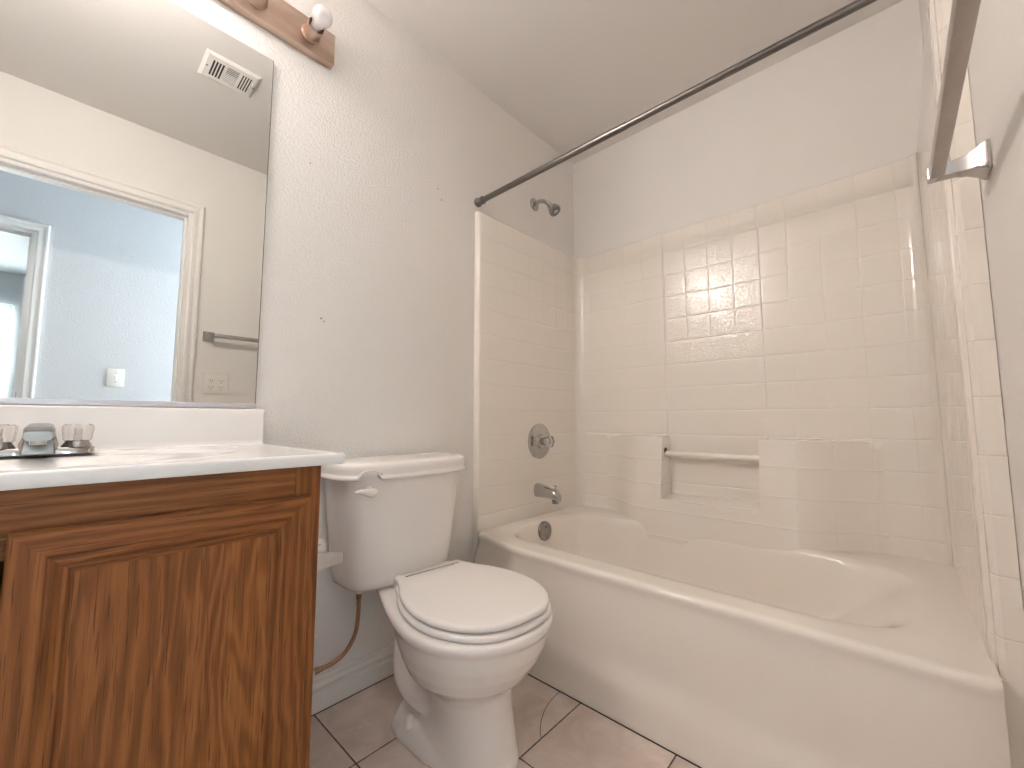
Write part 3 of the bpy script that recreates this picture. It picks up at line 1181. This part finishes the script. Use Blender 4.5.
# carcass: sides, bottom, back, toe kick
box(bm, (0.001, CY1 - 0.016, ZF), (CX - 0.019, CY1, CZ))
box(bm, (0.001, CY0, ZF), (CX - 0.019, CY0 + 0.016, CZ))
box(bm, (0.001, CY0 + 0.016, 0.10), (CX - 0.019, CY1 - 0.016, 0.116))
box(bm, (0.001, CY0 + 0.016, 0.116), (0.007, CY1 - 0.016, CZ))
box(bm, (CX - 0.08, CY0 + 0.016, ZF), (CX - 0.065, CY1 - 0.016, 0.10))
obj('body', bm, M['oak_v'], vc)
bm = B()
for a, b in ((CY1 - 0.046, CY1), (CY0, CY0 + 0.046)):
    bm = B()
    box(bm, (CX - 0.019, a, ZF), (CX, b, CZ), 0.0006, 1)
    obj('face_frame_stile', bm, M['oak_v'], vc)
bm = B()
box(bm, (CX - 0.019, CY0 + 0.0462, 0.730), (CX, CY1 - 0.0462, CZ), 0.0006, 1)
obj('face_frame_rail', bm, M['oak_h'], vc)
bm = B()
box(bm, (CX - 0.019, CY0 + 0.0462, 0.125), (CX, CY1 - 0.0462, 0.160), 0.0006, 1)
obj('face_frame_rail', bm, M['oak_h'], vc)


def mitred_door(y0, y1, z0, z1, side):
    """frame section (offset inwards from the outer edge, stand-out)"""
    x0 = CX + 0.0012
    sec = [(0.0, 0.0), (0.0, 0.0155), (0.002, 0.0180), (0.034, 0.0180), (0.036, 0.0160), (0.040, 0.0155), (0.043, 0.0165), (0.047, 0.0145), (0.050, 0.0120),
           (0.054, 0.0125), (0.057, 0.0095), (0.061, 0.0085), (0.061, 0.0)]
    bm = B()
    w_ = 0.059
    box(bm, (x0, y0 + w_, z0 + w_), (x0 + 0.0075, y1 - w_, z1 - w_))
    d_ = obj('door', bm, M['oak_panel'], vc)
    cs = [((y0, z0), (1, 1)), ((y1, z0), (-1, 1)), ((y1, z1), (-1, -1)), ((y0, z1), (1, -1))]
    for i in range(4):
        (pa, da), (pb, db) = cs[i], cs[(i + 1) % 4]
        bm = B()
        loft(bm, [[(x0 + h_, pa[0] + da[0] * o_, pa[1] + da[1] * o_) for o_, h_ in sec],
                  [(x0 + h_, pb[0] + db[0] * o_, pb[1] + db[1] * o_) for o_, h_ in sec]])
        horiz = i in (0, 2)
        obj('rail' if horiz else 'stile', bm, M['oak_h'] if horiz else M['oak_v'], d_, sharp=12)
    # hinge barrels on the outer stile
    return d_


mitred_door(-0.035, 0.3275, 0.140, 0.7645, 1)
mitred_door(CY0 + 0.022, -0.047, 0.140, 0.7645, -1)

# ------------------------------------------------------------------ countertop with sink
ct = thing('vanity_countertop', 'white cultured marble countertop with a moulded oval sink on the oak cabinet', 'countertop', (0.26, -0.04, CZ))
TX, TY0, TY1, TZ0, TZ1 = 0.530, YF + 0.002, 0.388, 0.8185, 0.840
nx, ny = 84, 120
SXc, SYc = 0.285, -0.03


def top_z(x, y):
    r1 = math.hypot((x - SXc) / 0.192, (y - SYc) / 0.292)
    r2 = math.hypot((x - SXc - 0.005) / 0.150, (y - SYc) / 0.205)
    z_ = TZ1 - 0.0015
    z_ += 0.0012 * math.exp(-((r1 - 1.0) / 0.035) ** 2)
    z_ -= 0.005 * (1 - sstep(r1, 0.86, 1.0))
    z_ -= 0.115 * (1 - sstep(r2, 0.0, 1.0) ** 1.2) if r2 < 1 else 0
    ed = min(TX - x, TY1 - y)
    z_ += 0.0018 * (1 - sstep(ed, 0.012, 0.028))
    if ed < 0.006:
        z_ -= 0.006 - math.sqrt(max(0.0, 0.006 ** 2 - (0.006 - ed) ** 2))
    return z_


gxs = [0.001 + (TX - 0.031) * i / (nx - 12) for i in range(nx - 11)] + [TX - d_ for d_ in (0.024, 0.018, 0.012, 0.006, 0.0045, 0.003, 0.0018, 0.0008, 0.0)]
gys = [TY0 + (TY1 - 0.03 - TY0) * i / (ny - 12) for i in range(ny - 11)] + [TY1 - d_ for d_ in (0.024, 0.018, 0.012, 0.006, 0.0045, 0.003, 0.0018, 0.0008, 0.0)]
bm = B()
G = [[bm.verts.new((x_, y_, top_z(x_, y_))) for y_ in gys] for x_ in gxs]
for i in range(len(gxs) - 1):
    for j in range(len(gys) - 1):
        bm.faces.new((G[i][j], G[i + 1][j], G[i + 1][j + 1], G[i][j + 1]))
be = [e for e in bm.edges if len(e.link_faces) == 1]
ret = bmesh.ops.extrude_edge_only(bm, edges=be)
nv = [g for g in ret['geom'] if isinstance(g, bmesh.types.BMVert)]
for v in nv:
    v.co.z = TZ0 + 0.003
be = [e for e in bm.edges if len(e.link_faces) == 1]
ret = bmesh.ops.extrude_edge_only(bm, edges=be)
for v in [g for g in ret['geom'] if isinstance(g, bmesh.types.BMVert)]:
    v.co.z = TZ0
    v.co.x = min(v.co.x, TX - 0.003)
    v.co.y = min(v.co.y, TY1 - 0.003)
obj('top', bm, M['marble'], ct, sharp=70)
bm = B()
prism(bm, [(0.001, TZ1 - 0.003), (0.034, TZ1 - 0.003), (0.025, TZ1 - 0.001), (0.0215, TZ1 + 0.004), (0.0205, TZ1 + 0.012), (0.0205, 0.931), (0.019, 0.934), (0.016, 0.9355), (0.001, 0.9355)], 1, TY0, TY1 + 0.003)
obj('backsplash', bm, M['marble'], ct, sharp=45, bevel=0.0012)
bm = B()
lathe(bm, [(0, 0.022), (0.002, 0.021), (0.0025, 0.015), (0.0, 0.013), (0.0, 0)], (SXc + 0.005, SYc, top_z(SXc + 0.005, SYc) + 0.0008), (0, 0, 1), 32, cap1=False)
obj('sink_drain', bm, M['chrome'], ct)

# ------------------------------------------------------------------ sink faucet
FY, FX, FZ = -0.0245, 0.118, 0.839
fa = thing('sink_faucet', 'low chrome sink faucet between two clear knobs on the white countertop', 'faucet', (FX, FY, FZ))
bm = B()
rings = []
for z_, e in ((0.0, 1.0), (0.004, 1.0), (0.009, 0.94), (0.0125, 0.80)):
    rg = []
    for k_ in range(48):
        a = 2 * PI * k_ / 48
        cy = 0.077 * math.copysign(abs(math.sin(a)) ** 0.8, math.sin(a))
        w_ = 0.027 - 0.005 * math.exp(-((abs(cy) - 0.028) / 0.012) ** 2)
        rg.append((FX + w_ * e * math.copysign(abs(math.cos(a)) ** 0.7, math.cos(a)), FY + cy * (0.93 + 0.07 * e), FZ + z_))
    rings.append(rg)
loft(bm, rings)
base_ = obj('base', bm, M['chrome'], fa)
bm = B()
rings = []


def rrect(cx, cy, cz, hw, hh, n_, k=0.35, tilt=0.0, low=1.0):
    out = []
    for i in range(n_):
        a = 2 * PI * i / n_
        c_, s_ = math.cos(a), math.sin(a)
        yy = hw * math.copysign(abs(c_) ** k, c_)
        zz_ = hh * math.copysign(abs(s_) ** k, s_)
        if zz_ < 0:
            yy *= low
        out.append((cx + zz_ * tilt, cy + yy, cz + zz_))
    return out


# spout: flared foot, humped body, flat nose
for (cx, cz, hw, hh, tl, lw) in ((FX - 0.026, 0.028, 0.014, 0.020, 0.3, 1.25), (FX - 0.018, 0.031, 0.0185, 0.026, 0.15, 1.25), (FX, 0.032, 0.0195, 0.028, 0.0, 1.28), (FX + 0.018, 0.032, 0.0200, 0.0265, 0, 1.28), (FX + 0.034, 0.032, 0.0202, 0.0250, 0, 1.26),
                                  (FX + 0.040, 0.041, 0.0200, 0.0150, 0, 1.05), (FX + 0.060, 0.042, 0.0195, 0.0125, 0, 1.0), (FX + 0.080, 0.040, 0.0185, 0.0105, 0, 1.0), (FX + 0.090, 0.037, 0.0170, 0.0085, 0, 1.0)):
    rings.append(rrect(cx, FY, FZ + cz, hw, hh, 36, 0.42, tl, lw))
loft(bm, rings)
sp_ = obj('spout', bm, M['nickel'], fa)
bm = B()
lathe(bm, [(0, 0.0115), (0.010, 0.0112), (0.010, 0.009), (0.004, 0.009)], (FX + 0.074, FY, FZ + 0.031), (0, 0, -1), 24, cap1=True)
obj('aerator', bm, M['chrome'], sp_)
bm = B()
loft(bm, [[(FX + a_ * 1.0, FY - hw_, FZ + z_), (FX + b_, FY - hw_, FZ + z_), (FX + b_, FY + hw_, FZ + z_), (FX + a_, FY + hw_, FZ + z_)] for z_, hw_, a_, b_ in ((0.001, 0.0225, 0.0, 0.048), (0.012, 0.0215, 0.0, 0.046), (0.032, 0.0185, 0.0, 0.043))])
obj('spout_foot', bm, M['nickel'], sp_, bevel=0.003)
for s_ in (-1, 1):
    ky = FY + s_ * 0.0508
    bm = B()
    lathe(bm, [(0, 0.0225), (0.003, 0.0220), (0.009, 0.0185), (0.012, 0.0175), (0.014, 0.017)], (FX, ky, FZ + 0.0125), (0, 0, 1), 36)
    hb = obj('handle_base', bm, M['chrome'], fa)
    bm = B()
    lathe(bm, [(0, 0.0175), (0.002, 0.0200), (0.026, 0.0225), (0.031, 0.0215), (0.0335, 0.017), (0.034, 0.0)], (FX, ky, FZ + 0.0245), (0, 0, 1), 60, cap1=False, flute=(0.035, 12))
    kb = obj('handle_knob', bm, M['acrylic'], hb)
    bm = B()
    lathe(bm, [(0, 0.006), (0.008, 0.0055), (0.009, 0.0035), (0.024, 0.0035)], (FX, ky, FZ + 0.0255), (0, 0, 1), 20)
    obj('stem', bm, M['white_plastic'], kb)

# ------------------------------------------------------------------ toilet paper holder on the cabinet side
tp = thing('toilet_paper_holder', 'grey metal toilet paper holder with white roller on the cabinet side', 'toilet paper holder', (0.33, CY1, 0.62))
for x0, x1 in ((0.236, 0.246), (0.405, 0.415)):
    bm = B()
    prism(bm, [(CY1 - 0.0003, 0.578), (CY1 - 0.0003, 0.636), (CY1 + 0.006, 0.636), (CY1 + 0.010, 0.628), (CY1 + 0.096, 0.611), (CY1 + 0.096, 0.589), (CY1 + 0.010, 0.582), (CY1 + 0.006, 0.578)], 0, x0, x1)
    obj('arm', bm, M['zinc'], tp, bevel=0.0012)
bm = B()
lathe(bm, [(0, 0.007), (0.012, 0.007), (0.012, 0.0200), (0.082, 0.0200), (0.082, 0.0180), (0.147, 0.0180), (0.147, 0.007), (0.159, 0.007)], (0.246, CY1 + 0.050, 0.628), (1, 0, 0), 28)
obj('roller', bm, M['white_plastic'], tp)

# ------------------------------------------------------------------ toilet
TYc = 0.800
TKc = 0.783
to = thing('toilet', 'white two-piece toilet with round closed lid between vanity and bathtub', 'toilet', (0.35, TYc, 0))


def tank_ring(z_, W, xf, xb=0.018, cy=TKc, n_=64, xs_=0.085, p_=3.2):
    out = []
    # front bow from +W to -W, then straight back
    for i in range(n_ + 1):
        a = PI * i / n_
        c_, s_ = math.cos(a), math.sin(a)
        y_ = W * math.copysign(abs(c_) ** (2 / p_), c_)
        x_ = xs_ + (xf - xs_) * abs(s_) ** (2 / p_)
        out.append((x_, cy + y_, z_))
    k = 0.012
    out += [(xb + k, cy - W, z_), (xb + k * 0.3, cy - W + k * 0.3, z_), (xb, cy - W + k, z_), (xb, cy + W - k, z_), (xb + k * 0.3, cy + W - k * 0.3, z_), (xb + k, cy + W, z_)]
    return out


bm = B()
rings = []
for z_, W, xf, xb in ((0.400, 0.155, 0.165, 0.05), (0.401, 0.168, 0.178, 0.035), (0.405, 0.1775, 0.187, 0.026), (0.413, 0.183, 0.193, 0.020), (0.430, 0.187, 0.197, 0.018), (0.50, 0.195, 0.204, 0.018), (0.60, 0.2055, 0.2115, 0.018), (0.70, 0.2165, 0.218, 0.018), (0.742, 0.2210, 0.2205, 0.018), (0.768, 0.2215, 0.2210, 0.018)):
    rings.append(tank_ring(z_, W, xf, xb))
loft(bm, rings)
obj('tank', bm, M['porcelain'], to, sharp=60)
# lid of the tank, with an arched notch above the flush lever
NYc, NHW = 0.612, 0.0215
bm = B()
rings = []
for z_, g_ in ((0.7375, 0.010), (0.7345, 0.0135), (0.7330, 0.0185), (0.7345, 0.0215), (0.738, 0.0222), (0.744, 0.0215), (0.7465, 0.0185), (0.750, 0.0175), (0.762, 0.0180), (0.772, 0.0170), (0.7785, 0.0135), (0.7825, 0.007), (0.7845, -0.004), (0.7855, -0.03)):
    rg = tank_ring(z_ - 0.003, 0.2180 + g_, 0.2215 + g_, 0.012, xs_=0.09 + (g_ if g_ < 0 else 0))
    if z_ < 0.748:
        rg2 = []
        for (x_, y_, z2) in rg:
            d_ = abs(y_ - NYc)
            if x_ > 0.15 and d_ < NHW * 1.25:
                lift = 0.026 * math.sqrt(max(0, 1 - (d_ / (NHW * 1.25)) ** 2)) ** 0.7
                z2 = z2 + lift * (0.752 + 0.012 - z2) / 0.030
            rg2.append((x_, y_, z2))
        rg = rg2
    rings.append(rg)
loft(bm, rings)
obj('tank_lid', bm, M['porcelain'], to, sharp=60)
# flush lever
bm = B()
lathe(bm, [(0, 0.013), (0.006, 0.013), (0.012, 0.010), (0.024, 0.009)], (0.208, NYc + 0.004, 0.702), (1, 0, 0.0), 28)
lv = obj('flush_lever', bm, M['seat'], to)
bm = B()
rings = []
for s_, zc, hh, xx, dx_ in ((0.020, 0.698, 0.004, 0.228, 0.004), (0.016, 0.698, 0.0105, 0.229, 0.0065), (0.006, 0.698, 0.0135, 0.2305, 0.008), (-0.010, 0.700, 0.0115, 0.233, 0.008), (-0.022, 0.7035, 0.0085, 0.2355, 0.0075), (-0.036, 0.706, 0.0065, 0.238, 0.007), (-0.048, 0.706, 0.005, 0.2395, 0.005), (-0.053, 0.706, 0.002, 0.2395, 0.002)):
    rings.append([(xx + dx_ * math.cos(a), NYc + s_, zc + hh * math.sin(a)) for a in [2 * PI * k_ / 20 for k_ in range(20)]])
loft(bm, rings)
obj('lever_arm', bm, M['seat'], lv)
# tank outlet nut under the left side
bm = B()
lathe(bm, [(0, 0.016), (0.010, 0.016), (0.012, 0.013), (0.020, 0.0125)], (0.105, 0.650, 0.4005), (0, 0, -1), 8)
obj('inlet_nut', bm, M['white_plastic'], to, sharp=30)


def keyhole(z_, xb, wb, xc, w, xf, n_=36, xn=None, pf=2.0):
    """egg outline: narrow neck of half width wb from xb, widening to w at xc, rounded nose at xf"""
    half = []
    for i in range(n_ + 1):
        t_ = i / n_
        if t_ < 0.5:
            s_ = t_ / 0.5
            x_ = xb + (xc - xb) * (1 - math.cos(s_ * PI / 2))
            q = (x_ - xb) / (xc - xb)
            y_ = wb + (w - wb) * (sstep(q, 0.05, 1.0) ** 0.8)
            y_ *= min(1.0, math.sqrt(max(0.0, 1 - (1 - min(1, q * 9)) ** 2)) if q * 9 < 1 else 1.0)
        else:
            a = (t_ - 0.5) / 0.5 * PI / 2
            x_ = xc + (xf - xc) * math.sin(a) ** 1.0
            y_ = w * abs(math.cos(a)) ** (2 / pf)
        half.append((x_, y_))
    pts = [(x_, TYc + y_, z_) for x_, y_ in half]
    pts += [(x_, TYc - y_, z_) for x_, y_ in half[-2:0:-1]]
    return pts


bm = B()
rings = []
for a in ((0.030, 0.20, 0.085, 0.42, 0.115, 0.590, 2.3), (0.036, 0.20, 0.086, 0.42, 0.116, 0.592, 2.3), (0.048, 0.20, 0.084, 0.42, 0.114, 0.590, 2.3),
          (0.065, 0.19, 0.060, 0.44, 0.106, 0.583, 2.5), (0.10, 0.18, 0.050, 0.45, 0.101, 0.575, 2.6), (0.15, 0.17, 0.045, 0.455, 0.097, 0.566, 2.5),
          (0.196, 0.16, 0.045, 0.45, 0.098, 0.564, 2.3), (0.209, 0.155, 0.045, 0.445, 0.106, 0.567, 2.1), (0.222, 0.15, 0.045, 0.44, 0.122, 0.575, 2.0), (0.238, 0.145, 0.048, 0.44, 0.142, 0.592, 2.0), (0.260, 0.135, 0.055, 0.445, 0.165, 0.618, 2.0),
          (0.295, 0.12, 0.062, 0.455, 0.184, 0.643, 2.0), (0.330, 0.10, 0.070, 0.462, 0.195, 0.660, 2.0), (0.367, 0.08, 0.080, 0.464, 0.2010, 0.669, 2.0), (0.373, 0.07, 0.088, 0.464, 0.2045, 0.6735, 2.0),
          (0.379, 0.062, 0.096, 0.464, 0.208, 0.678, 2.0), (0.386, 0.058, 0.102, 0.464, 0.2095, 0.680, 2.0), (0.391, 0.058, 0.103, 0.464, 0.2085, 0.679, 2.0), (0.3965, 0.060, 0.100, 0.464, 0.2045, 0.675, 2.0), (0.3985, 0.07, 0.090, 0.464, 0.195, 0.665, 2.0)):
    z_, xb, wb, xc, w, xf, pf = a
    rings.append(keyhole(z_, xb, wb, xc, w, xf, pf=pf))
loft(bm, rings)
# foot flange with sloping top, wider at the back
for sgn in (-1, 1):
    fr_ = []
    for z_, g_ in ((0.030, 0.0), (0.048, 0.0), (0.058, -0.003), (0.070, -0.010), (0.080, -0.026)):
        q = []
        for (x_, y_) in ((0.19, 0.02), (0.205, 0.075 + g_), (0.235, 0.110 + g_), (0.28, 0.120 + g_), (0.40, 0.120 + g_), (0.47, 0.108 + g_), (0.50, 0.09 + g_), (0.50, 0.02)):
            q.append((x_ + (g_ if x_ > 0.4 else -g_ * 0.6), TYc + sgn * y_, z_))
        fr_.append(q)
    loft(bm, fr_)
    # trapway bulge
    tp_ = [(0.15, 0.010, 0.31, 0.030), (0.17, 0.022, 0.25, 0.034), (0.205, 0.040, 0.195, 0.042), (0.245, 0.055, 0.160, 0.045), (0.30, 0.058, 0.140, 0.044), (0.36, 0.058, 0.148, 0.043), (0.42, 0.045, 0.175, 0.034)]
    pts_ = catmull([(a_, TYc + sgn * b_, c_) for a_, b_, c_, d_ in tp_], 6)
    rr_ = [v.x for v in catmull([(d_, 0, 0) for a_, b_, c_, d_ in tp_], 6)]
    tube(bm, pts_, rr_, 20)
bowl = obj('bowl', bm, M['porcelain'], to, sharp=180)
md = bowl.modifiers.new('merge', 'REMESH')
md.mode = 'VOXEL'
md.voxel_size = 0.0042
md.use_smooth_shade = True
md = bowl.modifiers.new('soften', 'SMOOTH')
md.factor = 0.5
md.iterations = 7

# tank-to-bowl shelf edge is part of the bowl; seat and lid
SEAT = [(0.200, 0.0), (0.2005, 0.10), (0.203, 0.112), (0.212, 0.1195), (0.235, 0.123), (0.262, 0.132), (0.29, 0.144), (0.33, 0.163), (0.38, 0.179), (0.43, 0.1865), (0.465, 0.188), (0.51, 0.183),
        (0.55, 0.170), (0.59, 0.149), (0.62, 0.123), (0.642, 0.092), (0.655, 0.054), (0.660, 0.0)]


def lid_ring(z_, g, xmin=0):
    """outline of the lid grown outwards by g"""
    up = catmull([(x_, y_, 0) for x_, y_ in SEAT], 5)
    pts = [(v.x, v.y) for v in up]
    full = [(x_, y_) for x_, y_ in pts] + [(x_, -y_) for x_, y_ in pts[-2:0:-1]]
    n_ = len(full)
    out = []
    for i in range(n_):
        a, b = full[(i - 1) % n_], full[(i + 1) % n_]
        tx, ty = b[0] - a[0], b[1] - a[1]
        L_ = math.hypot(tx, ty) or 1
        g2 = max(g, -0.007)
        k2 = 1 + (g - g2) / 0.19
        px, py = (full[i][0] - ty / L_ * g2 - 0.465) * k2, (full[i][1] + tx / L_ * g2) * k2
        if xmin:
            px = max(px, xmin - 0.465)
        ca, sa = math.cos(-0.095), math.sin(-0.095)
        out.append((0.465 + px * ca - py * sa, TYc + 0.006 + px * sa + py * ca, z_))
    return out


bm = B()
loft(bm, [lid_ring(z_, g_) for z_, g_ in ((0.4210, -0.012), (0.4200, -0.006), (0.4215, -0.001), (0.424, 0.0), (0.429, 0.0), (0.4325, -0.002), (0.4345, -0.006), (0.4352, -0.013), (0.4355, -0.03))])
obj('seat_lid', bm, M['seat'], to, sharp=60)
bm = B()
loft(bm, [lid_ring(z_, g_, 0.232) for z_, g_ in ((0.4005, -0.010), (0.3995, -0.002), (0.401, 0.003), (0.404, 0.005), (0.411, 0.0045), (0.4145, 0.001), (0.416, -0.004), (0.4165, -0.02))])
obj('seat_ring', bm, M['seat'], to, sharp=60)
bm = B()
loft(bm, [[(0.185, TYc - 0.085, z_), (0.225, TYc - 0.085, z_), (0.212, TYc + 0.132, z_), (0.185, TYc + 0.130, z_)] for z_ in (0.396, 0.4275)])
obj('hinge_bar', bm, M['seat'], to, bevel=0.003)
for s_ in (-1, 1):
    bm = B()
    lathe(bm, [(0, 0.0150), (0.005, 0.0150), (0.009, 0.0120), (0.021, 0.0105), (0.027, 0.0080), (0.029, 0.003)], (0.315, TYc + s_ * 0.101, 0.075), (0, s_ * 0.12, 1), 24)
    obj('bolt_cap', bm, M['white_plastic'], to)

# ------------------------------------------------------------------ water supply line
su_ = thing('water_supply_line', 'coppery braided water supply line hanging below the toilet tank', 'supply line', (0.09, 0.60, 0.19))
bm = B()
hp = catmull([(0.105, 0.650, 0.366), (0.105, 0.650, 0.32), (0.100, 0.645, 0.262), (0.090, 0.622, 0.216), (0.082, 0.590, 0.195), (0.078, 0.557, 0.190)], 10)
tube(bm, hp, 0.0062, 16)
obj('hose', bm, M['hose'], su_)
bm = B()
lathe(bm, [(0, 0.0085), (0.016, 0.0085), (0.018, 0.0068)], (0.105, 0.650, 0.380), (0, 0, -1), 6)
obj('coupling_nut', bm, M['brass'], su_, sharp=30)
bm = B()
lathe(bm, [(0, 0.0088), (0.016, 0.0088), (0.018, 0.0072), (0.026, 0.0072)], (0.0775, 0.534, 0.189), (0.03, 1, 0.03), 6)
obj('coupling_nut', bm, M['brass'], su_, sharp=30)
sv = thing('shutoff_valve', 'small white and brass shutoff valve on the wall below the toilet tank', 'valve', (0, 0.505, 0.189))
bm = B()
lathe(bm, [(0, 0.026), (0.002, 0.026), (0.008, 0.013), (0.010, 0.009), (0.066, 0.009), (0.067, 0.013), (0.092, 0.013), (0.094, 0.007)], (0.0005, 0.505, 0.189), (1, 0, 0), 28)
obj('valve_body', bm, M['white_plastic'], sv)
bm = B()
lathe(bm, [(0, 0.008), (0.015, 0.008), (0.016, 0.010), (0.024, 0.010)], (0.079, 0.509, 0.189), (0, 1, 0), 20)
obj('valve_outlet', bm, M['white_plastic'], sv)
bm = B()
rings = [[(0.094 + dx_, 0.505 + 0.010 * math.cos(a) * s_, 0.189 + 0.020 * math.sin(a) * s_) for a in [2 * PI * k_ / 24 for k_ in range(24)]] for dx_, s_ in ((0, 0.8), (0.002, 1), (0.009, 1), (0.011, 0.8))]
loft(bm, rings)
obj('valve_handle', bm, M['chrome'], sv)
